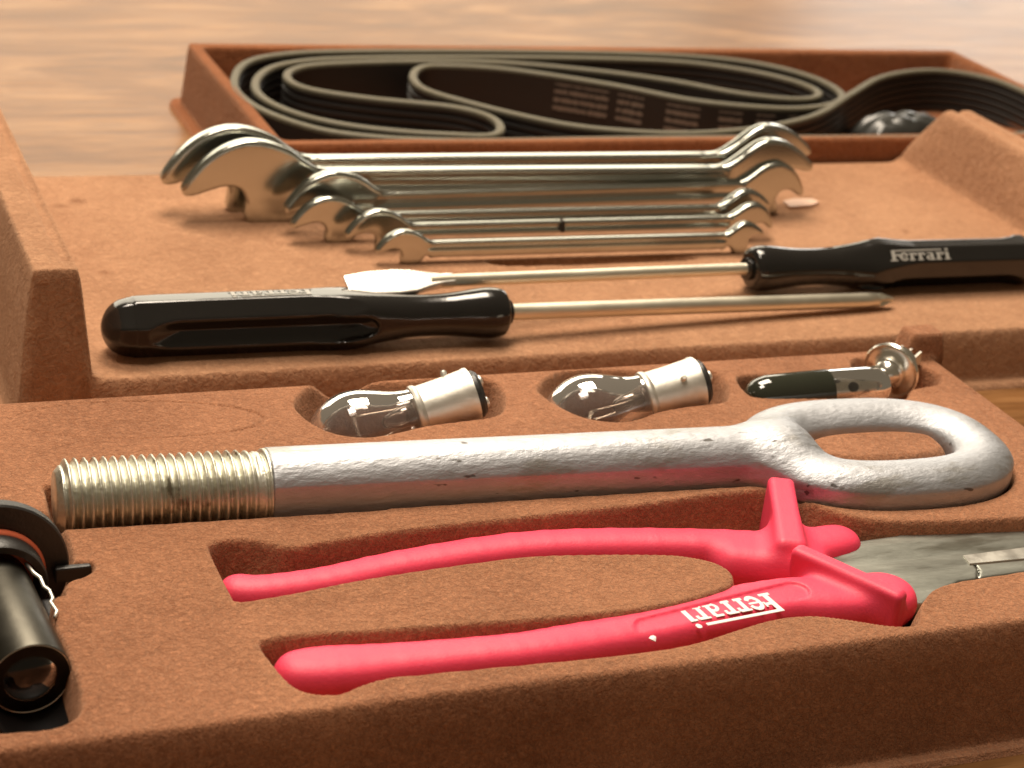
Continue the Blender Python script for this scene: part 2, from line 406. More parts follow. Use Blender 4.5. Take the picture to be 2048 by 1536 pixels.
def outer(d, H, draft, k=6.0):             # d > 0 inside the foot of the wall
    return smin(np.full_like(d, H), d * H / draft, k)
def axis_grid(a, b, step, fine):
    pts = list(np.arange(a, b + step / 2, step))
    for f0, f1, s in fine: pts += list(np.arange(f0, f1, s))
    pts = np.unique(np.round(pts, 3)); keep = [pts[0]]
    for p in pts[1:]:
        if p - keep[-1] > 0.12: keep.append(p)
    return np.array(keep)
def flange(d, z, w=3.2, h=2.2):            # thin foot flange around a moulded tray
    fl = np.where(d > -w, h, -0.2)
    return np.maximum(z, fl)

def front_tray():
    xs = axis_grid(-6, 371, 0.5, [(359, 369, 0.25)]); ys = axis_grid(309, 489, 0.5, [(309, 320, 0.25)])
    X, Y = np.meshgrid(xs, ys, indexing='ij')
    d_out = -sd_rect(X, Y, -2, 367, 312.8, 485, 9)
    z = outer(d_out, TRAY_H, 6.0, 11)
    top = np.zeros_like(X)
    for k, (poly, dep) in REC.items():
        pl = np.array(poly)
        m = (X > pl[:, 0].min() - 6) & (X < pl[:, 0].max() + 6) & (Y > pl[:, 1].min() - 6) & (Y < pl[:, 1].max() + 6)
        d = -sd_poly(X[m], Y[m], catmull(pl, 3)); top[m] = np.minimum(top[m], cavity(d, dep))
    u, v = to_hook(X, Y)
    dh = 0.8 - smin(hook_plan(u, v), np.maximum(np.abs(v) - 10.4, np.maximum(-u - 0.6, u - 80)), 2)
    isl = (sd_poly(u, v, eye_c) < -1)
    top = np.minimum(top, cavity(dh, 9.5))
    raised = smin(np.full_like(X, 5.2), np.maximum(-sd_poly(u, v, eye_c) - 9.4, 0) * 2.4, 4.0)
    # faint pressed oval, a shallow step before the grips and slow unevenness of the moulding
    ov = np.hypot((X - 100.5) / 33.5, (Y - 462.5 + 0.11 * (X - 100)) / 11.5)
    top -= 0.9 * np.exp(-((ov - 1) / 0.022) ** 2) * (0.45 + 0.55 * np.clip((X - 90) / 40, 0, 1))
    top += 0.18 * np.sin(X / 31 + 1) * np.sin(Y / 19) - 0.35 * (0.5 + 0.5 * np.tanh((365 - Y) / 2.0)) * (X < 112) * np.clip((112 - X) / 20, 0, 1)
    z = np.minimum(z, z + top)
    z = np.where(isl & (raised > 0), z + np.maximum(raised, 0), z)
    # locating stud at the back right corner
    st = -sd_rect(X, Y, 349.5, 364.5, 468, 479.5, 3.0)
    z = np.where(st > 0, np.maximum(z, TRAY_H + smin(np.full_like(X, 8.5), st * 5.5, 4) * (st > 0)), z)
    z = flange(d_out, z, 3.0, 2.0); z[-1, :] = z[:, 0] = -0.2
    v_, f_ = heightfield(xs, ys, z)
    o = grid_object('tool_tray', v_, f_, M_front, (180, 400, 0))
    tag(o, 'thick brown flocked tray in front with cut-outs holding the red pliers and the eye bolt', 'tray', 'brown flocked trays on the table')
front_tray()

# ---------------------------------------------------------------- middle tray
MID = 20.0
def mid_tray():
    xs = axis_grid(71, 522, 0.9, [(74, 100, 0.4), (492, 500, 0.4), (509, 519, 0.4)])
    ys = axis_grid(508, 702, 0.9, [(509, 532, 0.35), (676, 702, 0.5)])
    X, Y = np.meshgrid(xs, ys, indexing='ij')
    d_out = -sd_rect(X, Y, 75.5, 518, 512.0, 720, 5)
    z = outer(d_out, MID, 4.0, 9)
    for x0, x1, side in ((76.2, 98.2, 0), (496, 517.5, 1)):
        r = -sd_rect(X, Y, x0, x1, 513.0, 760, 6)
        back = np.clip((702 - Y) / 22.0, 0, 1)
        hgt = (33.0 if side == 0 else 28.8) * back ** 0.8
        w = smin(hgt, np.maximum(r, 0) * 8.0, 9) * (r > 0)
        w = w - 1.1 * np.exp(-((X - (91.0 if side == 0 else 506.5)) / 1.7) ** 4) * (w > 20) * (Y > 524)
        zz = np.where(r > 0, MID + w, z)
        z = np.where(r > 0, np.minimum(zz + 2.4 * (z > MID - 1), np.maximum(d_out, 0) * 13), z + 2.4 * np.exp(np.minimum(r, 0) / 1.9) * np.clip((d_out - 2) / 3, 0, 1))
    # long shallow slot in front of the smallest spanner
    sl = [(255.9,600.1),(270.9,600.8),(300.9,600.1),(327.6,599.2),(339.7,597.0),(336.5,593.6),(318.2,592.8),(287.7,593.1),(260.8,595.2)]
    d = -sd_poly(X, Y, catmull(sl, 3)); z = z + np.where(d > 0, -smin(d * 1.6, np.full_like(d, 2.6), 1), 0)
    z = z + 0.25 * np.sin(X / 43) * np.sin(Y / 29 + 1) * (np.abs(z - MID) < 1.5)
    z = flange(d_out, z, 3.4, 2.0); z[0, :] = z[-1, :] = z[:, 0] = -0.2
    v_, f_ = heightfield(xs, ys, z)
    o = grid_object('tool_tray', v_, f_, M_mid, (300, 600, 0))
    tag(o, 'shallow tan flocked tray with raised side walls carrying the spanners and the screwdrivers', 'tray', 'brown flocked trays on the table')
mid_tray()

# ---------------------------------------------------------------- back tray
def back_tray():
    xs = axis_grid(193, 640, 1.0, [(194, 218, 0.4), (608, 636, 0.5)]); ys = axis_grid(699, 870, 1.0, [(700, 722, 0.4), (842, 869, 0.4)])
    X, Y = np.meshgrid(xs, ys, indexing='ij')
    d_out = -sd_rect(X, Y, 200.5, 630, 703.2, 861, 5)
    z = outer(d_out, 30.5, 3.0, 4)
    d_in = -sd_rect(X, Y, 208.5, 622, 711.5, 852, 4)
    z = np.minimum(z, 30.5 + cavity(d_in, 22.5, 7))
    z = flange(d_out, z, 4.5, 2.4); z[0, :] = z[-1, :] = z[:, 0] = z[:, -1] = -0.2
    v_, f_ = heightfield(xs, ys, z)
    o = grid_object('tool_tray', v_, f_, M_back, (400, 780, 0))
    tag(o, 'deep reddish brown tray at the back filled with coiled black belts', 'tray', 'brown flocked trays on the table')
back_tray()

# ---------------------------------------------------------------- belts
def belt(pts, label, thick=3.8, z0=9.0, z1=30.5, prints=None):
    c = catmull(pts, 10); n = len(c)
    L = np.r_[0, np.cumsum(np.linalg.norm(np.roll(c, -1, 0) - c, axis=1))]; m = int(L[-1] / 2.2)
    q = np.linspace(0, L[-1], m + 1)[:-1]; cc = np.vstack([c, c[:1]])
    c = np.stack([np.interp(q, L, cc[:, 0]), np.interp(q, L, cc[:, 1])], 1)
    for _ in range(4): c = (np.roll(c, 1, 0) + 2 * c + np.roll(c, -1, 0)) / 4
    t = np.roll(c, -1, 0) - np.roll(c, 1, 0); t /= np.linalg.norm(t, axis=1, keepdims=True); nr = np.stack([-t[:, 1], t[:, 0]], 1)
    root = thing('drive_belt', label, 'belt', (*c.mean(0), z0), 'rubber belts coiled in the back tray')
    h = thick / 2; K = 6
    # rib grooves along the inner side, flat outer back
    sec = [(-h, z0)]; 
    for k in range(K):
        za = z0 + (z1 - z0) * k / K; zb = z0 + (z1 - z0) * (k + 1) / K
        sec += [(-h, za + 0.3), (-h, zb - 1.3), (-h + 1.1, zb - 0.7)]
    sec[-2:] = [(-h, z1 - 0.8)]
    body = sec + [(-h + 0.2, z1 - 0.8), (h - 0.2, z1 - 0.8), (h, z1 - 0.8), (h, z0)]
    v = []; 
    for (o_, z_) in body: v.append(np.column_stack([c + nr * o_, np.full(m, z_)]))
    v = np.concatenate(v); f = []
    for a in range(len(body)):
        b = (a + 1) % len(body)
        for i in range(m):
            j = (i + 1) % m; f.append((a * m + i, a * m + j, b * m + j, b * m + i))
    sharpen(make('ribbed_band', v, f, M_rubber, root), 40)
    e = [(-h - 0.1, z1 - 1.6), (-h + 0.2, z1 - 0.2), (-h + 0.8, z1 + 0.15), (0, z1 - 0.1), (h - 0.8, z1 + 0.15), (h - 0.2, z1 - 0.2), (h + 0.1, z1 - 1.6)]
    v = np.concatenate([np.column_stack([c + nr * o_, np.full(m, z_)]) for o_, z_ in e]); f = []
    for a in range(len(e) - 1):
        for i in range(m):
            j = (i + 1) % m; f.append((a * m + i, a * m + j, (a + 1) * m + j, (a + 1) * m + i))
    make('edge', v, f, M_cord, root)
    return root, c, nr, h
b1, c1, n1, h1 = belt([(209.3,793.4),(222.7,826.4),(244.8,842.1),(279.3,848.3),(363.4,850.8),(443.9,846.6),(487.8,833.6),(508.6,808.3),(510.1,780.3),(496.9,762.7),(472.0,754.0),(447.0,757.4),(419.6,768.9),(391.6,792.7),(350.3,817.7),(321.2,824.1),(306.7,822.1),(296.5,806.1),(295.1,785.1),(309.0,764.1),(329.0,742.2),(349.9,727.2),(382.2,718.4),(414.1,719.7),(447.6,729.4),(478.3,745.9),(515.6,778.5),(553.2,808.8),(591.2,820.4),(615.8,805.7),(620.8,773.1),(614.1,743.1),(587.0,718.4),(555.1,709.9),(498.9,708.5),(422.0,710.8),(360.9,711.2),(302.4,710.2),(271.8,711.9),(247.5,717.3),(229.0,727.3),(215.2,746.9),(208.6,767.8)],
     'longer black ribbed belt with printed band, looping into the right end of the back tray')
b2, c2, n2, h2 = belt([(310.3,729.5),(301.6,717.1),(283.2,719.0),(262.6,723.7),(239.8,734.6),(223.3,752.5),(216.4,777.5),(222.8,803.7),(240.1,825.1),(275.5,836.0),(359.1,839.8),(438.5,835.3),(475.0,820.5),(494.8,799.3),(497.2,778.6),(480.3,768.6),(452.9,778.6),(427.9,798.8),(395.6,815.8),(354.8,829.1),(311.3,831.6),(267.9,827.3),(246.8,820.2),(236.3,805.4),(240.0,786.6),(264.7,771.3),(297.6,758.9),(310.2,745.4)],
     'shorter black belt coiled inside the longer one, folded at the left of the back tray')

def belt_prints():
    """faded batch print on the face of the longer belt, patches of unreadable rows"""
    seg = [i for i in range(len(c1)) if 330 < c1[i][0] < 495 and 725 < c1[i][1] < 830]
    spans = []
    # take the strand whose height in plan runs between the loop's tip and its right turn
    best = []
    for i in seg:
        j = (i + 1) % len(c1)
        if c1[j][0] < c1[i][0]: best.append(i)
    for (xa, xb) in ((352, 377), (378, 390), (396, 410), (417, 430), (434, 445), (449, 463)):
        run = [i for i in best if xa + 16 <= c1[i][0] <= xb + 16 and 735 < c1[i][1] < 815]
        if len(run) < 3: continue
        run.sort(key=lambda i: c1[i][0])
        v = []; f = []
        for i in run:
            nn = n1[i] if n1[i][1] < 0 else -n1[i]
            for z in (13.0, 27.0):
                p = c1[i] + nn * (h1 + 0.25); v.append((p[0], p[1], z))
        for k in range(len(run) - 1): f.append((2 * k, 2 * k + 2, 2 * k + 3, 2 * k + 1))
        make('printed_band', v, f, M_printed, b1, smooth=False)
def printed():
    m, nt, b = mat('belt_batch_print'); v = coords(nt, (1, 1, 1))
    wv = nd(nt, 'ShaderNodeTexWave', bands_direction='Z'); wv.inputs['Scale'].default_value = 78; wv.inputs['Distortion'].default_value = 0.3
    nt.links.new(v, wv.inputs['Vector'])
    n = noise(nt, coords(nt, (1, 1, 0.35)), 620, 1, 0.5)
    mm = nd(nt, 'ShaderNodeMath', operation='MULTIPLY'); nt.links.new(wv.outputs['Fac'], mm.inputs[0]); nt.links.new(n, mm.inputs[1])
    nt.links.new(ramp(nt, mm.outputs[0], [(0.24, (0.020, 0.017, 0.015)), (0.32, (0.21, 0.175, 0.14))]), b.inputs['Base Color'])
    b.inputs['Roughness'].default_value = 0.7; return m
M_printed = printed(); belt_prints()

def plastic_bag():
    rr = np.random.default_rng(9); n = 26; v = []; f = []
    for i in range(n):
        for j in range(n):
            a, b = i / (n - 1) * 2 - 1, j / (n - 1) * 2 - 1
            cr = 1.5 * abs(math.sin(5 * a + 2.2 * b)) + 1.1 * abs(math.sin(3 * b - 7 * a + 1)) + 0.8 * abs(math.sin(9 * b + 4 * a))
            v.append((BAG[0] + a * 27 + math.sin(9 * b), BAG[1] + b * 13 + 0.8 * math.sin(7 * a), 11 + (10 + cr) * (1 - a ** 4) * (1 - b ** 4)))
    for i in range(n - 1):
        for j in range(n - 1): f.append((i * n + j, (i + 1) * n + j, (i + 1) * n + j + 1, i * n + j + 1))
    o = make('plastic_bag', v, f, M_bag, loc=(BAG[0], BAG[1], 20))
    mod = o.modifiers.new('film', 'SOLIDIFY'); mod.thickness = 0.0003
    tag(o, 'small crumpled dark shiny plastic bag inside the right-hand loop of belt', 'bag')
BAG = [(540.3,763.5)][0]
plastic_bag()

# ---------------------------------------------------------------- spanners
LEFT = [(24,4.5),(19,5.2),(14,8),(9,11.6),(3,14.2),(-3,15.6),(-9,15.7),(-15,14),(-21,10.5),(-26,5.5),(-30,0),(-31.3,-3.2),(-30,-5),(-26.5,-4.8),(-21,-3.0),(-16,-1.6),(-12,-1.8),(-9,-3.6),(-7.2,-8),(-6.6,-15.6),(8,-15.6),(12,-13),(16,-8.4),(20,-5.2),(24,-4.5)]
RIGHT = [(-24,4.5),(-19,5.2),(-14,8.3),(-9,12.3),(-4,15.2),(1,16),(7,15),(13,12),(18,8),(20.5,5),(20,3),(17,2.6),(13,3.6),(9,3.0),(6,0.5),(5.2,-5),(6,-10),(7,-15.6),(-7,-15.6),(-11,-12),(-16,-7.6),(-20,-5.2),(-24,-4.5)]
def rot(P, a):
    c, s = math.cos(a), math.sin(a); return [(x * c - y * s, x * s + y * c) for x, y in P]
def spanner(cl, cr, H, th, label, ra=0.0, ridge=True, neck=5.6):
    cl = np.array(cl, float); cr = np.array(cr, float); z0 = MID + H
    L = np.linalg.norm(cr - cl); k = H / 15.6; hs = 4.5 * k
    pl = np.array(LEFT); pl[-1, 1] = -neck; pl[-2, 1] = -neck - 0.4; pl *= k; pl[:, 0] += 7.5 * k
    rr = np.array(RIGHT); rr[-1, 1] = -neck; rr[-2, 1] = -neck - 0.4; rr *= k
    if ra:
        w = np.clip((rr[:, 0] / k + 14) / 10, 0, 1)[:, None]; rr = rr * (1 - w) + np.array(rot(rr, ra)) * w
        rr[:, 1] = np.maximum(rr[:, 1], -H)
    rr[:, 0] += L
    poly = np.vstack([pl[:-1][::1], rr[::-1][0:0]])  # left head
    ex = lambda P_, dx: [tuple(P_[0] + (2 * dx, 0)), tuple(P_[0] + (dx, 0))] + [tuple(p) for p in P_] + [tuple(P_[-1] + (dx, 0)), tuple(P_[-1] + (2 * dx, 0))]
    top = ex(pl, 3.0); right = ex(rr, -3.0)
    # one closed outline: left head from its upper neck round to its lower neck, then the right head back
    outline = catmull(np.array(top + right[::-1]), 3)
    def f(x, y, z):
        d2 = sd_poly(x, z, outline); r = min(1.3, th * 0.3)
        ysh = th / 2 - 1.1 * ridge * (np.clip((hs * 0.62 - np.abs(z)) * 1.6, 0, 1)) * np.clip((x - 22 * k) / 4, 0, 1) * np.clip((L - 18 * k - x) / 4, 0, 1)
        qx = d2 + r; qy = np.abs(y) - ysh + r
        return np.hypot(np.maximum(qx, 0), np.maximum(qy, 0)) + np.minimum(np.maximum(qx, qy), 0) - r
    x = np.array([*(cr - cl) / L, 0]); fr = (np.array([*cl, z0]), np.stack([x, np.cross((0, 0, 1), x), (0, 0, 1)]))
    h = 0.75 if H > 10 else 0.6
    v, q = surface_nets(f, (-26 * k, -th / 2 - 1, -H - 1), (L + 24 * k, th / 2 + 1, H * 1.06 + 1), h)
    v = fr[0] + v @ fr[1]
    o = grid_object('spanner', v, q, M_chrome, (*((cl + cr) / 2), MID))
    tag(o, label, 'spanner', 'open-ended spanners standing on edge')
    return o
spanner((173.6, 660.3), (396.9, 656.3), 16.4, 6.0, 'largest chrome open-ended spanner, rearmost of the row', 0.05)
spanner((177.5, 648.8), (391, 642.5), 15.6, 6.0, 'second largest chrome spanner, its broad left jaw in front of the rearmost one')
spanner((206, 635.6), (392.3, 639), 11.6, 5.0, 'third chrome spanner from the back, its right jaw hooked low over the tray floor', -0.35)
spanner((201.3, 624.9), (371.3, 622.3), 8.7, 4.4, 'fourth chrome spanner from the back, its left jaw reaching beyond the third one')
fifth = spanner((217.4, 615.3), (370.0, 613.3), 7.7, 4.0, 'fifth chrome spanner from the back with a dark notch on its shank', -0.45)
spanner((222.5, 601.5), (359.9, 599.2), 6.3, 3.8, 'smallest chrome spanner, frontmost of the row beside the screwdrivers', neck=10.5)

def notch():  # notch drawn as a thin dark block set into the shank
    v = [(x, y, z) for x in (289.3, 290.7) for y in (612.0, 614.6) for z in (25.6, 30.05)]
    make('notch', v, [(0, 1, 3, 2), (4, 6, 7, 5), (0, 4, 5, 1), (2, 3, 7, 6), (0, 2, 6, 4), (1, 5, 7, 3)], M_mark, fifth, smooth=False)
M_mark = plastic('dark_mark', (0.03, 0.022, 0.015), 0.8)
notch()

def glare():  # pale chip added for the light glare on a dent in the felt
    p = [(408.0,652.5),(415.5,655.1),(423.3,654.0),(424.3,650.1),(418.2,646.2),(407.5,645.1)]
    v = [(x, y, 20.3) for x, y in p] + [(x, y, 21.2) for x, y in p]; n = len(p)
    f = [tuple(range(n))[::-1], tuple(range(n, 2 * n))] + [(i, (i + 1) % n, n + (i + 1) % n, n + i) for i in range(n)]
    o = make('felt_glare', v, f, M_glare, smooth=False, loc=(*np.mean(p, 0), 20))
    tag(o, 'tiny pale scrap on a felt dent, modelled as a chip to the right of the spanners in the tan tray', 'glare')
M_glare = plastic('pale_glare', (0.62, 0.38, 0.25), 0.45)
glare()

# ---------------------------------------------------------------- lettering
def letters(face, size, frame, mt, parent, name='lettering', relief=0.25, bar=True, tall=1.0):
    """slab letter word, drawn as strokes; local x reading direction, y up the letter"""
    st = []; x = 0
    def box(x0, x1, y0, y1): st.append(('b', x0, x1, y0, y1))
    def arc(cx, cy, rx, ry, a0, a1, w): st.append(('a', cx, cy, rx, ry, a0, a1, w))
    # F
    box(0.5, 2.1, 0, 7); box(-0.4, 3.0, 0, 0.8); box(2.1, 3.6, 3.3, 4.2); box(3.3, 3.9, 2.8, 4.7)
    adv = 5.0
    def e(x): arc(x + 2, 2.6, 1.7, 2.1, 20, 330, 1.0); box(x + 0.7, x + 3.6, 2.25, 2.95)
    def r(x): box(x + 0.4, x + 1.8, 0, 4.9); box(x - 0.2, x + 2.4, 0, 0.8); box(x - 0.2, x + 1.2, 4.2, 4.9); box(x + 1.7, x + 3.2, 4.0, 4.9); box(x + 2.6, x + 3.5, 3.2, 4.6)
    def a(x): box(x + 2.3, x + 3.5, 0, 4.3); box(x + 0.6, x + 3.2, 4.1, 4.9); arc(x + 1.7, 1.5, 1.2, 1.1, 0, 360, 0.9); box(x + 3.2, x + 4.1, 0, 0.8)
    e(4.2); r(8.7); r(12.7); a(16.6); r(21.4); 
    xi = 25.6; box(xi + 0.4, xi + 1.8, 0, 4.9); box(xi - 0.3, xi + 2.5, 0, 0.8); box(xi - 0.3, xi + 1.2, 4.2, 4.9); arc(xi + 1.1, 6.6, 0.35, 0.35, 0, 360, 0.9)
    if bar: box(0.5, 24.3, 6.1, 7.0)
    def f2(x, y):
        d = np.full(np.broadcast(x, y).shape, 1e9)
        for s in st:
            if s[0] == 'b':
                _, x0, x1, y0, y1 = s; dd = np.maximum(np.abs(x - (x0 + x1) / 2) - (x1 - x0) / 2, np.abs(y - (y0 + y1) / 2) - (y1 - y0) / 2)
            else:
                _, cx, cy, rx, ry, a0, a1, w = s
                px, py = (x - cx) / rx, (y - cy) / ry; rad = np.hypot(px, py); dd = np.abs(rad - 1) * min(rx, ry) - w / 2
                if a1 - a0 < 360:
                    ang = np.degrees(np.arctan2(py, px)) % 360; dd = np.where((ang >= a0) & (ang <= a1), dd, np.maximum(dd, 0.35))
            d = np.minimum(d, dd)
        return d
    k = size / 28.1
    def f(x, y, z): return np.maximum(f2(x / k, y / k) * k, np.abs(z) - relief)
    o_, A = frame
    v, q = surface_nets(f, (-0.8 * k, -0.6 * k, -relief - 0.15), (29 * k, 8.2 * k, relief + 0.15), 0.13 if size > 18 else 0.1, 1)
    if face is not None: v = face(v, k)
    else: v = np.array(o_) + v @ np.array(A)
    o = grid_child(name, v, q, mt, parent)
    return sharpen(o, 40)

# ---------------------------------------------------------------- screwdrivers
def screwdriver(a, b, label, roll, tip, radius=9.3, kind='cross', x0f=62):
    """a butt centre, b front centre of the handle, tip end of the shaft (all mm)"""
    a = np.array(a, float); b = np.array(b, float); tip = np.array(tip, float)
    root = thing('screwdriver', label, 'screwdriver', (*((a + b) / 2)[:2], MID), 'black-handled screwdrivers')
    A = axes(a, b, roll=roll); L = np.linalg.norm(b - a); k = L / 125.0
    prof = np.array([(0, 6.6), (3, 8.6), (8, 9.3), (60, 9.5), (74, 9.3), (84, 7.8), (96, 6.7), (106, 6.9), (114, 7.9), (120, 8.7), (124, 8.2), (126, 7.0)])
    prof[:, 0] *= k; prof[:, 1] *= radius / 9.3
    pw = np.array([(0, 2.2), (10, 3.6), (66, 4.2), (80, 2.6), (92, 2.0), (126, 2.0)]); pw[:, 0] *= k
    cp = np.array([(x, np.interp(x, prof[:, 0], prof[:, 1])) for x in np.linspace(0, prof[-1, 0], 60)])
    for _ in range(3): cp[1:-1, 1] = (cp[:-2, 1] + 2 * cp[1:-1, 1] + cp[2:, 1]) / 4
    def f(x, y, z):
        r = np.interp(x, cp[:, 0], cp[:, 1]); p = np.interp(x, pw[:, 0], pw[:, 1])
        ay, az = np.abs(y) + 1e-6, np.abs(z) + 1e-6
        n = (ay ** p + az ** p) ** (1 / p)
        n = np.maximum(n, (ay + az) * np.interp(x, [60 * k, 84 * k], [0.76, 0.60]))
        d = (n - r) * 0.85
        # butt dome and front face
        dome = np.sqrt(np.maximum(x - 9, -50) ** 2 * (x < 9) + (n) ** 2) - radius - 0.05
        d = smax(d, np.where(x < 9, dome, -5), 1.5)
        d = smax(d, x - L, 1.6)
        # long flutes on two opposite faces
        gx = np.clip(x, 22 * k, 76 * k); dep = r * 0.0 + radius * 1.02
        g = np.sqrt((x - gx) ** 2 * 0.35 + z ** 2) ; gr = 6.1 - np.clip((x - 56 * k) / (20 * k), 0, 1) * 2.6
        groove = smax(g - gr, (radius - 5.2) - ay + 0.78 * np.abs(g), 0.8)
        return smax(d, -groove, 0.7)
    hd = solid('handle', f, (-1.5, -11.5, -11.5), (L + 1.5, 11.5, 11.5), 0.65, M_black, root, (a, A))
    # shaft
    d0 = b + (tip - b) * 0.0; Ax = axes(b, tip); Ls = np.linalg.norm(tip - b)
    if kind == 'cross':
        lathe('shaft', [(-3, 2.8), (Ls - 13, 2.8), (Ls - 8, 2.6), (Ls - 7.6, 2.3)], (b, Ax), M_shaft, root, 24)
        lathe('collar', [(-1.2, 4.6), (1.6, 4.2), (2.0, 2.6)], (b, Ax), M_black, root, 24)
        def ft(x, y, z):
            t = np.clip(x / 8.0, 0, 1); r = 2.45 - 1.75 * np.clip((x - 3) / 5.0, 0, 1)
            d = np.maximum(np.sqrt(y * y + z * z) - r, np.maximum(-x - 4, x - 8))
            c, s = math.cos(0.6), math.sin(0.6); yy, zz = y * c - z * s, y * s + z * c
            w = 0.42; gr = np.minimum(np.abs(yy), np.abs(zz)) - 1.0
            notch = np.maximum(0.55 - np.minimum(np.abs(yy), np.abs(zz)), -(x - 1.5 + 0.0 * y))
            return np.maximum(d, np.minimum(notch * 1.0, 0.9) * (x > 1.0) - 9 * (x <= 1.0) if False else np.where(x > 1.0, np.minimum(np.minimum(np.abs(yy), np.abs(zz)) - 0.55, 1.0), -1.0) * 1.0)
        solid('cross_tip', ft, (-4.5, -3, -3), (8.5, 3, 3), 0.22, M_shaft, root, (b + Ax[0] * (Ls - 8), Ax), 1)
    else:
        lathe('shaft', [(-3, 2.1), (0, 2.5), (1, 2.2), (Ls - 34, 2.2), (Ls - 30, 2.1)], (b, Ax), M_shaft, root, 24)
        lathe('collar', [(-1.5, 4.4), (1.8, 3.9), (2.2, 2.4)], (b, Ax), M_black, root, 24)
        bl = [(-5, 1.9), (0, 2.1), (5, 3.1), (10, 4.5), (16, 5.0), (26, 4.7), (33, 3.7), (34, 3.4), (34, -3.4), (33, -3.7), (26, -4.7), (16, -5.0), (10, -4.5), (5, -3.1), (0, -2.1), (-5, -1.9)]
        def fb(x, y, z):
            th = np.interp(x, [-5, 0, 9, 34], [1.9, 1.7, 1.25, 0.5])
            qx = sd_poly(x, y, bl) + 0.35; qz = np.abs(z) - th + 0.35
            return np.hypot(np.maximum(qx, 0), np.maximum(qz, 0)) + np.minimum(np.maximum(qx, qz), 0) - 0.35
        Ab = axes(b, tip, roll=-0.5)
        solid('blade', fb, (-6, -6, -3), (35.5, 6, 3), 0.35, M_blade, root, (b + Ax[0] * (Ls - 34), Ab), 1)
    # word on the flat face (local +z)
    size = 25 * k; x0 = x0f * k; k2 = size / 28.1
    zf = radius * 1.0
    def face(v, kk):
        w = v.copy()
        # reading direction runs from the blade side towards the butt on the near handle, letters across the face
        lx = x0 - w[:, 0]
        ly = (3.6 * kk - w[:, 1]) * 0.66
        P_ = np.stack([lx, ly, np.full(len(w), 0.0)], 1)
        r = np.interp(P_[:, 0], cp[:, 0], cp[:, 1]); P_[:, 2] = r - 0.02 + v[:, 2]
        return a + P_ @ A
    letters(face, size, (a, A), M_emboss, hd, 'lettering', 0.22)
    return root
NB, NF = (100.8 + 9, 534.5, 29.0), (234.0, 532.3, 29.0)
screwdriver((109.0 - 5, 534.6, 29.0), (235.0, 532.3, 29.0), 'near screwdriver with its fluted black handle at the left and a cross tip', 0.0, (391.5, 540.4, 23.2))
screwdriver((469.0, 558.5, 29.2), (341.5, 560.5, 29.2), 'far screwdriver with its black handle at the right and a broad flat blade', -0.85, (181.5, 537.5, 38.8), kind='flat', x0f=72)

# ---------------------------------------------------------------- small bulbs
def small_bulb(tip, end, label, roll=0.3):
    tip = np.array(tip, float); end = np.array(end, float); L = 53.0
    x = (end - tip) / np.linalg.norm(end - tip); tip = end - x * L
    root = thing('light_bulb', label, 'bulb', (*((tip + end) / 2)[:2], 16), 'clear bayonet bulbs')
    fr = (tip, axes(tip, end, roll=roll))
    g = [(0, 0.01), (0.5, 3.2), (1.8, 6.0), (4, 8.6), (7, 10.6), (10.5, 11.8), (14, 12.2), (18, 11.6), (22, 10.2), (26, 8.6), (29.5, 7.6), (32.5, 7.25), (34, 7.2)]
    g = catmull(g, 4, False).tolist()
    inner = [(max(0.8, x_ + 0.75 if x_ < 4 else x_), max(0.01, r_ - 0.8)) for x_, r_ in g]
    inner = [(x_, r_) for x_, r_ in inner]
    lathe('glass_envelope', g, fr, M_glass, root, 64, 180)
    inn = lathe('glass_inner', inner[::-1], fr, M_glass, root, 64, 180)
    lathe('cap', [(31.5, 7.3), (31.8, 7.9), (32.6, 8.15), (33.4, 7.9), (33.9, 7.5), (40, 7.6), (47.6, 8.0), (48.3, 8.25), (49.2, 8.2), (49.4, 7.2)], fr, M_nickel, root, 64, 30)
    lathe('insulator', [(49.0, 7.1), (50.6, 7.0), (51.6, 6.2), (51.9, 4.5)], fr, M_blackm, root, 48)
    for s in (-1, 1):
        lathe('contact', [(51.6, 1.9), (52.6, 1.8), (53.1, 1.1), (53.2, 0.01)], (fr[0] + fr[1][1] * 3.1 * s, fr[1]), M_nickel, root, 20)
        o = fr[0] + fr[1][0] * 43.0
        lathe('pin', [(6.8, 0.95), (8.8, 0.95), (9.3, 0.6)], (o, np.stack([fr[1][1] * s, fr[1][2], fr[1][0] * s])), M_nickel, root, 14)
        tube('lead_wire', [fr[0] + np.array(p) @ fr[1] for p in ((33, 2.5 * s, 0), (26, 3 * s, 0.6), (17, 4.2 * s, 0.8), (14.5, 4.4 * s, 0.6))], 0.32, M_silver, root, 8)
    lathe('glass_stem', [(34, 3.6), (27, 3.0), (23, 2.0), (22, 0.8)][::-1], fr, M_glass, root, 24, 180)
    pts = [fr[0] + np.array((14.4 + 0.7 * math.sin(t * 70), -4.4 + 8.8 * t, 0.7 + 0.45 * math.cos(t * 70))) @ fr[1] for t in np.linspace(0, 1, 90)]
    tube('filament', pts, 0.11, M_silver, root, 5)
    return root
small_bulb((147, 461.5, 20.5), (199.3, 459.0, 36.6), 'left clear glass bayonet bulb, lying in the recess nearest the threaded end', 1.1)
small_bulb((220.5, 460.0, 23.0), (271.3, 457.6, 36.2), 'right clear glass bayonet bulb, lying between the other bulb and the headlight bulb', 2.3)

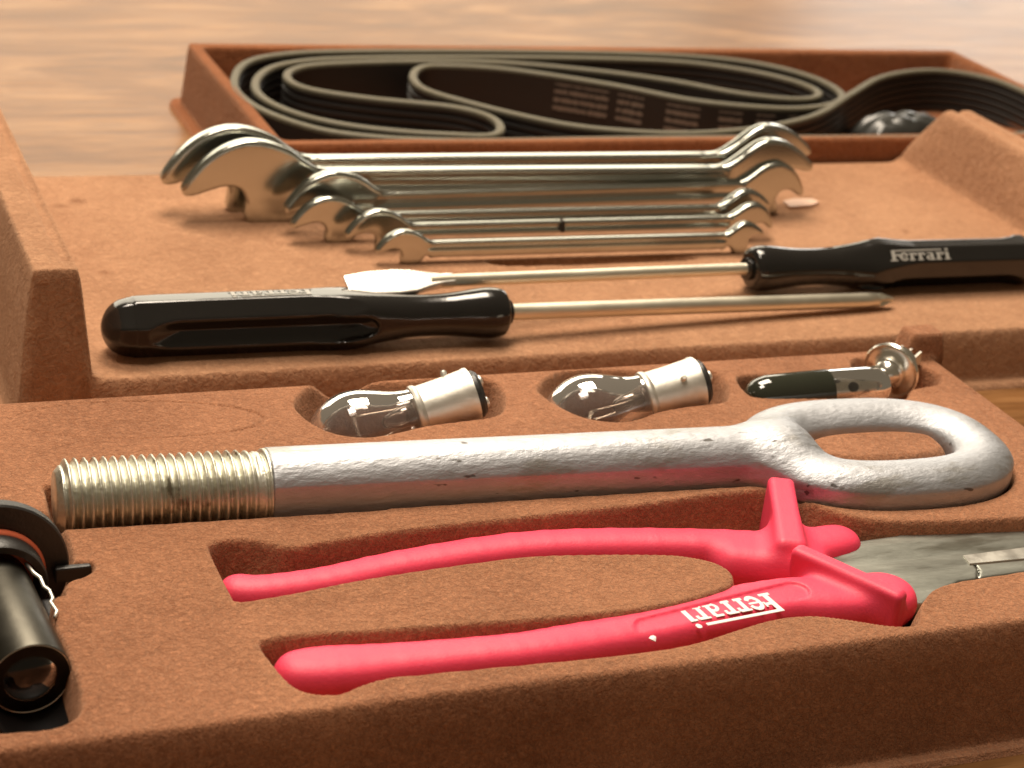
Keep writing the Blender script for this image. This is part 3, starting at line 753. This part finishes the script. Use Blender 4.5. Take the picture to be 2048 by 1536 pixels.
# ---------------------------------------------------------------- headlight bulb
def headlight_bulb():
    a = np.array([283.0, 454.5, 30.5]); b = np.array([337.0, 453.0, 33.0])
    root = thing('headlight_bulb', 'slim headlight bulb with black tip and round metal flange, behind the bolt eye', 'bulb', (315, 454, 20))
    fr = (a, axes(a, b))
    lathe('black_cap', catmull([(0, 0.05), (0.8, 2.6), (2.5, 4.9), (5.5, 6.2), (10, 6.7), (28, 6.7)], 4, False).tolist() + [(28, 6.3)], fr, M_darkglass, root, 40, 60)
    lathe('glass_capsule', [(27.5, 6.5), (45, 6.4), (48, 5.0)], fr, M_glass2, root, 40, 60)
    lathe('glass_inner', [(27.5, 5.9), (45, 5.8), (47.5, 4.5)][::-1], fr, M_glass2, root, 40, 60)
    lathe('shield', [(24, 5.4), (44, 5.4), (44, 4.4), (24, 4.4)], fr, M_silver, root, 32)
    for k, (x, t) in enumerate(((30, 1.9), (34.5, 1.25), (35, 2.6), (39.5, 1.9), (40, 3.2))):
        o = fr[0] + fr[1][0] * x; rad = fr[1][1] * math.cos(t) + fr[1][2] * math.sin(t); o2 = o
        lathe('shield_slot', [(5.2, 1.8), (5.62, 1.8), (5.63, 0.01)], (o2, np.stack([rad, np.cross(fr[1][0], rad), fr[1][0]])), M_blackm, root, 14)
    fc = np.array([*[(337.0,459.0)][0], 34.5]); A = axes(fc, fc + np.array([0.80, 0.55, 0.10]))
    fl = (fc, A)
    lathe('flange', [(-3.2, 4.6), (-2.8, 5.2), (-1.0, 5.6), (-0.3, 6.6), (0, 8.0), (-0.4, 8.9), (0.2, 9.3), (0.9, 9.2), (1.1, 8.8), (1.1, 6.0), (3.5, 5.6), (8, 5.4), (9, 4.5)], fl, M_silver, root, 56, 30)
    lathe('dome', catmull([(-6.4, 0.05), (-6.1, 1.6), (-5.0, 3.2), (-3.6, 4.3), (-2.6, 4.7)], 4, False).tolist(), fl, M_silver, root, 40, 60)
    o = fl[0] + fl[1][0] * 8.8
    for s in (-3.2, 0, 3.2):
        v = [(x, s + y, z) for x in (0, 7) for y in (-0.4, 0.4) for z in (-2.6, 1.6)]
        v = np.array(o) + np.array(v) @ fl[1]
        make('connector_blade', v, [(0, 1, 3, 2), (4, 6, 7, 5), (0, 4, 5, 1), (2, 3, 7, 6), (0, 2, 6, 4), (1, 5, 7, 3)], M_nickel, root, smooth=False)
headlight_bulb()

# ---------------------------------------------------------------- black lamp with collar at the left
def black_lamp():
    root = thing('lamp_unit', 'black lamp unit with wide collar and orange ring beside the threaded bolt end', 'lamp', (55, 370, 14))
    c = np.array([51.0, 389.0, 31.5]); e = np.array([54.5, 345.0, 30.0]); fr = (c, axes(c, e)); A = fr[1]
    lathe('collar', [(-3.2, 6), (-3.2, 18.3), (-2.8, 18.8), (-0.5, 18.8), (0, 18.4), (0, 12.3)], fr, M_blackm, root, 96, 30)
    lathe('o_ring', [(-0.2, 12.4), (0.2, 12.9), (0.9, 13.1), (1.6, 12.9), (2.0, 12.4)], fr, M_orange, root, 72, 180)
    lathe('socket_ring', [(1.7, 12.4), (6.2, 12.4), (7.0, 12.0), (7.0, 10.4), (1.0, 9.8), (0.6, 6), (0.5, 0.01)], fr, M_blackm, root, 72, 30)
    L = np.linalg.norm(e - c)
    # tube: long metal barrel, open towards the viewer
    lathe('barrel', [(3.0, 8.3), (5.0, 8.5), (L - 3.0, 8.8), (L - 2.7, 8.7)], fr, M_tube, root, 72, 30)
    lathe('barrel_lining', [(L - 2.7, 8.7), (L - 3.0, 8.2), (9, 8.0), (8.8, 0.01)], fr, M_hood, root, 72, 30)
    lathe('barrel_rim', [(L - 3.1, 8.3), (L - 2.6, 8.35), (L - 2.55, 8.5), (L - 3.0, 8.6)], fr, M_silver, root, 72, 180)
    g = catmull([(L - 18, 7.2), (L - 9, 7.4), (L - 5, 7.0), (L - 2.6, 5.6), (L - 1.4, 3.2), (L - 1.0, 0.05)], 5, False)
    lathe('bulb_glass', g.tolist(), fr, M_smoked, root, 48, 180)
    lathe('bulb_inner', [(x, max(0.02, r - 0.8)) if i < len(g) - 3 else (x - 0.8, max(0.02, r - 0.8)) for i, (x, r) in enumerate(g.tolist())][::-1], fr, M_glass2, root, 48, 180)
    for s in (-1, 1): tube('lead_wire', [c + np.array(p) @ A for p in ((L - 19, 2 * s, 0), (L - 8, 2.6 * s, 1), (L - 5.5, 2.6 * s, -1.5), (L - 5.2, 0.4 * s, -2.2))], 0.4, M_silver, root, 8)
    lathe('glass_stem', [(L - 18, 4.0), (L - 11, 3.4), (L - 8, 2.4), (L - 7.4, 0.02)], fr, M_glass2, root, 24, 60)
    # black hood below and beyond the barrel
    def fh(x, y, z):
        r = np.sqrt((y - 2.2) ** 2 + (z + 1.0) ** 2)
        d = smax(r - 17.6, np.maximum(10 - x, x - (L + 8.5)), 1.5)
        d = smax(d, 9.2 - np.sqrt(y * y + z * z), 0.4)
        return smax(d, z + 1.0, 1.0)
    solid('hood', fh, (8, -17, -20), (L + 10, 21, 2), 0.6, M_hood, root, fr)
    for pa, pb in (((-4.5, -1.0), (4.5, 1.0)), ((-1.0, 4.5), (1.0, -4.5))):
        tube('filament_support', [c + np.array((L - 9, pa[0], pa[1])) @ A, c + np.array((L - 8.4, 0, 0)) @ A, c + np.array((L - 9, pb[0], pb[1])) @ A], 0.75, M_silver, root, 8)
    # thin bright spring clip along the barrel and the lever
    pts = [(6.5, 7.0, 6.6), (10, 8.0, 6.0), (12, 9.0, 5.8), (14.5, 9.2, 5.0), (15.5, 10.2, 4.4), (18, 10.4, 3.8), (19, 9.6, 3.6), (22, 10.3, 3.0), (24, 9.4, 2.8)]
    sgn = 1 if A[1][0] > 0 else -1
    tube('spring_clip', [c + np.array((x, y * sgn, z)) @ A for x, y, z in pts], 0.42, M_nickel, root, 8)
    lv = [(66.3,390.1),(74.3,390.0),(74.5,388.3),(65.9,388.1)]
    v = [(x, y, 28.5) for x, y in lv] + [(x, y, 32.5) for x, y in lv]
    o = make('lever', v, [(3, 2, 1, 0), (4, 5, 6, 7), (0, 1, 5, 4), (1, 2, 6, 5), (2, 3, 7, 6), (3, 0, 4, 7)], M_blackm, root, smooth=False)
    md = o.modifiers.new('edge', 'BEVEL'); md.width = 0.0005; md.segments = 2
black_lamp()

# ---------------------------------------------------------------- towing eye bolt
def eye_bolt():
    root = thing('towing_eye', 'long galvanised steel eye bolt with a threaded end, lying across the front tray', 'eye bolt', (hook_o[0] + hx[0] * 130, hook_o[1] + hx[1] * 130, 24))
    A = np.array([[hx[0], hx[1], 0], [hy[0], hy[1], 0], [0, 0, 1.0]]); fr = (np.array([*hook_o, HZ]), A)
    TL = 52.6
    def f(u, v, w):
        c = np.sqrt(v * v + w * w) - 10.2 + np.clip((u - 60) / 140, 0, 1) * 0.5
        c = smax(c, np.abs(v) - 9.2, 0.15)
        c = smax(c, np.maximum(TL - u, -50) * 1.0, 0.2); c = smax(c, u - 205, 9.0)
        c = smax(c, np.abs(w) - 10.0, 1.0)
        e = eye_line(u, v)
        ring = np.sqrt((e / 9.2) ** 2 + ((w + 0.6) / 7.2) ** 2); ring = (ring - 1) * 6.6
        oute = sd_poly(u, v, eye_c)
        ring = smax(ring, oute - 8.6, 0.25)
        ring = smax(ring, -oute - 8.8, 1.2)
        d = smin(c, ring, 8.0)
        web = np.maximum(np.sqrt(((u - 195) / 12.0) ** 2 + (v / 12.0) ** 2 + (w / 8.2) ** 2) - 1, -1) * 8.0
        d = smin(d, web, 4.0)
        # the eye's window stays open
        return d
    solid('shank_and_eye', f, (TL - 1, -30, -12), (272, 30, 12), 0.55, M_zinc, root, fr)
    # threaded end
    n = 72; pitch = 2.35; xs = np.arange(0, TL + 0.01, pitch / 9); th = np.arange(n) / n * 2 * math.pi
    Xg, T = np.meshgrid(xs, th, indexing='ij')
    ph = (Xg / pitch - T / (2 * math.pi)) % 1; tri = np.abs(ph * 2 - 1); rr = 9.95 - 1.7 * np.clip(1.15 - tri * 1.35, 0, 1)
    rr = np.minimum(rr, 6.8 + Xg * 1.15); rr = rr + (9.3 - rr) * np.clip((Xg - TL + 7.5) / 5.5, 0, 1) * (Xg < TL - 2.0); rr = rr - 0.12 * (np.sin(T * 3 + Xg * 2.1) * np.sin(Xg * 0.9 + T) > 0.72); rr = np.where(Xg > TL - 2.0, np.minimum(10.0, rr + (Xg - TL + 2.0) * 0.9), rr)
    v = np.stack([Xg, rr * np.cos(T), rr * np.sin(T)], -1).reshape(-1, 3); m = len(xs); q = []
    i = np.arange(m - 1)[:, None] * n; k = np.arange(n)[None, :]
    a_ = (i + k).ravel(); b_ = (i + (k + 1) % n).ravel()
    q = np.stack([a_, a_ + n, b_ + n, b_], 1).tolist(); q.append(list(range(n))[::1]); q.append([(m - 1) * n + k for k in range(n)][::-1])
    v = fr[0] + v @ A
    q = [t[::-1] for t in q] if False else q
    make('threaded_end', v, q, M_thread, root)
eye_bolt()

# ---------------------------------------------------------------- pliers
def pliers():
    root = thing('pliers', 'red-handled pliers with finger guards lying in the front tray', 'pliers', (200, 365, 19))
    up = [(107.0,377.3),(112.3,376.0),(127.9,376.9),(148.2,380.7),(179.1,383.7),(205.9,381.3),(235.4,375.0),(249.1,369.8),(258.3,370.2),(266.9,371.3)]
    lo = [(111.9,341.4),(118.4,340.9),(134.5,339.7),(161.2,338.5),(174.0,339.1),(194.0,340.5),(208.5,343.0),(223.8,346.0),(238.4,347.0),(247.2,345.7),(264.6,344.2)]
    ru = [5.2, 5.0, 5.0, 5.4, 5.8, 5.9, 6.1, 6.9, 7.0, 6.6]; rl = [6.3, 7.0, 6.3, 5.9, 6.1, 6.6, 7.1, 7.6, 7.8, 8.2, 8.6]
    def refine(P_, r_):
        c = catmull(np.column_stack([P_, r_]), 3, False); return c[:, :2], c[:, 2]
    up, ru = refine(up, ru); lo, rl = refine(lo, rl)
    gA = np.array([246.0, 360.5]); gU = np.array([259.5, 392.0]); gL = np.array([263.5, 333.5])
    def chain(P_, r_, x, y, z, zc=27.0):
        d = None
        for i in range(len(P_) - 1):
            ra, rb = r_[i], r_[i + 1]; s = ((ra + rb) / 2) / 5.5
            s = np.sqrt(s)
            c = sd_cap(x, y, z, (*P_[i], zc), (*P_[i + 1], zc), ra, rb, max(0.95, s))
            d = c if d is None else smin(d, c, 0.5)
        return d
    def guard(x, y, z, a, b, z0, z1, t, lean):
        ex, ey = b - a; L = math.hypot(ex, ey); ex /= L; ey /= L
        s = (x - a[0]) * ex + (y - a[1]) * ey; n = -(x - a[0]) * ey + (y - a[1]) * ex
        top = z1 + 0 * s
        q1 = np.abs(s - L / 2) - L / 2 + 2.2; q2 = np.abs(n) - t + 1.2; q3 = np.maximum(z0 - z, z - top - lean * np.clip(s / L, 0, 1)) + 1.8
        return np.sqrt(np.maximum(q1, 0) ** 2 + np.maximum(q2, 0) ** 2 + np.maximum(q3, 0) ** 2) + np.minimum(np.maximum(q1, np.maximum(q2, q3)), 0) - 1.6
    label_a = [(195.2,337.5)][0]; label_b = [(239.0,345.7)][0]
    la = np.array(label_a); lb = np.array(label_b)
    mass = [(235.7,369.4),(250.4,363.9)]
    def f_up(x, y, z):
        d = chain(up, ru, x, y, z)
        d = smin(d, sd_cap(x, y, z, (*mass[0], 26.2), (*mass[1], 26.2), 6.5, 8.5), 3.0)
        d = smax(d, z - 32.3, 2.0)
        return smin(d, guard(x, y, z, gA, gU, 20.5, 36.2, 3.2, 2.6), 5.5)
    def f_lo(x, y, z):
        d = chain(lo, rl, x, y, z)
        d = smax(d, z - 32.2, 2.0)
        rec = sd_cap(x, y, z * 0 + 0, (*la, 0), (*lb, 0), 3.6, 3.6); rec = smax(rec, 31.5 - z, 0.3)
        d = smax(d, -rec, 0.35)
        return smin(d, guard(x, y, z, gA, gL, 20.5, 36.4, 2.2, -1.2), 3.2)
    solid('handle', f_up, (98, 344, 17), (284, 398, 41), 0.6, M_red, root)
    lower = solid('handle', f_lo, (102, 322, 17), (284, 366, 40), 0.6, M_red, root)
    nk = np.array([*[(193.6,332.7)][0], 31.9])
    v = [nk + 0.7 * np.array(p) for p in ((-1.4, 0, 0.1), (-0.3, 0.8, 0.35), (0.9, 1.3, 0.1), (1.3, -0.1, 0.3), (0.5, -1.6, -0.5), (-0.6, -1.0, 0.0), (0, 0, -1.2))]
    make('nick', v, [(0, 5, 1), (1, 5, 3), (1, 3, 2), (3, 5, 4), (0, 1, 6), (1, 2, 6), (2, 3, 6), (3, 4, 6), (4, 5, 6), (5, 0, 6)], M_white, lower, smooth=False)
    # steel head
    body = [(259.1,366.7),(273.3,370.0),(284.6,370.6),(289.0,372.0),(323.8,366.8),(357.1,365.4),(343.5,348.1),(310.6,348.4),(290.0,347.6),(279.6,343.0),(274.7,340.5),(254.3,343.3),(252.3,354.9)]
    ln_a, ln_b = [np.array(p) for p in [(269.2,359.5),(335.9,360.1)]]
    e = (ln_b - ln_a) / np.linalg.norm(ln_b - ln_a)
    seam = [(299.0,355.4),(298.9,353.8),(298.4,351.3),(294.0,345.6)]
    def f_body(x, y, z):
        s = -(x - ln_a[0]) * e[1] + (y - ln_a[1]) * e[0]
        top = 28.0 + np.clip(s, 0, 7) * 0.16 - np.clip(-s - 9, 0, 10) * 0.1
        d = sd_poly(x, y, body)
        d = smax(d, np.maximum(20 - z, z - top), 0.8)
        g = None
        for i in range(len(seam) - 1):
            c = sd_cap(x, y, z * 0, (*seam[i], 0), (*seam[i + 1], 0), 0.22, 0.22); g = c if g is None else np.minimum(g, c)
        return smax(d, -np.maximum(g, 26.5 - z), 0.15)
    solid('steel_head', f_body, (252, 335, 19), (352, 385, 31), 0.45, M_plier, root)
    st = [(298.1,358.3),(318.0,358.9),(343.8,359.5),(339.8,354.3),(314.2,353.6),(297.3,354.1)]
    v = [(x, y, 27.9) for x, y in st] + [(x, y, 28.5 + 0.0 * i) for i, (x, y) in enumerate(st)]; n = len(st)
    make('ground_edge', v, [tuple(range(n))[::-1], tuple(range(n, 2 * n))] + [(i, (i + 1) % n, n + (i + 1) % n, n + i) for i in range(n)], M_plier_light, root, smooth=False)
    # word on the lower handle, upside down to the viewer
    a0 = np.array([*[(231.5,346.6)][0], 31.47]); a1 = np.array([*[(205.2,343.7)][0], 31.47])
    x = (a1 - a0) / np.linalg.norm(a1 - a0); y = np.cross((0, 0, 1), x) * 1.3; size = np.linalg.norm(a1 - a0)
    letters(None, size, (a0 , np.stack([x, y, (0, 0, 1)])), M_white, lower, 'lettering', 0.1)
pliers()

for o in bpy.data.objects:
    if '_o' in o: del o['_o']
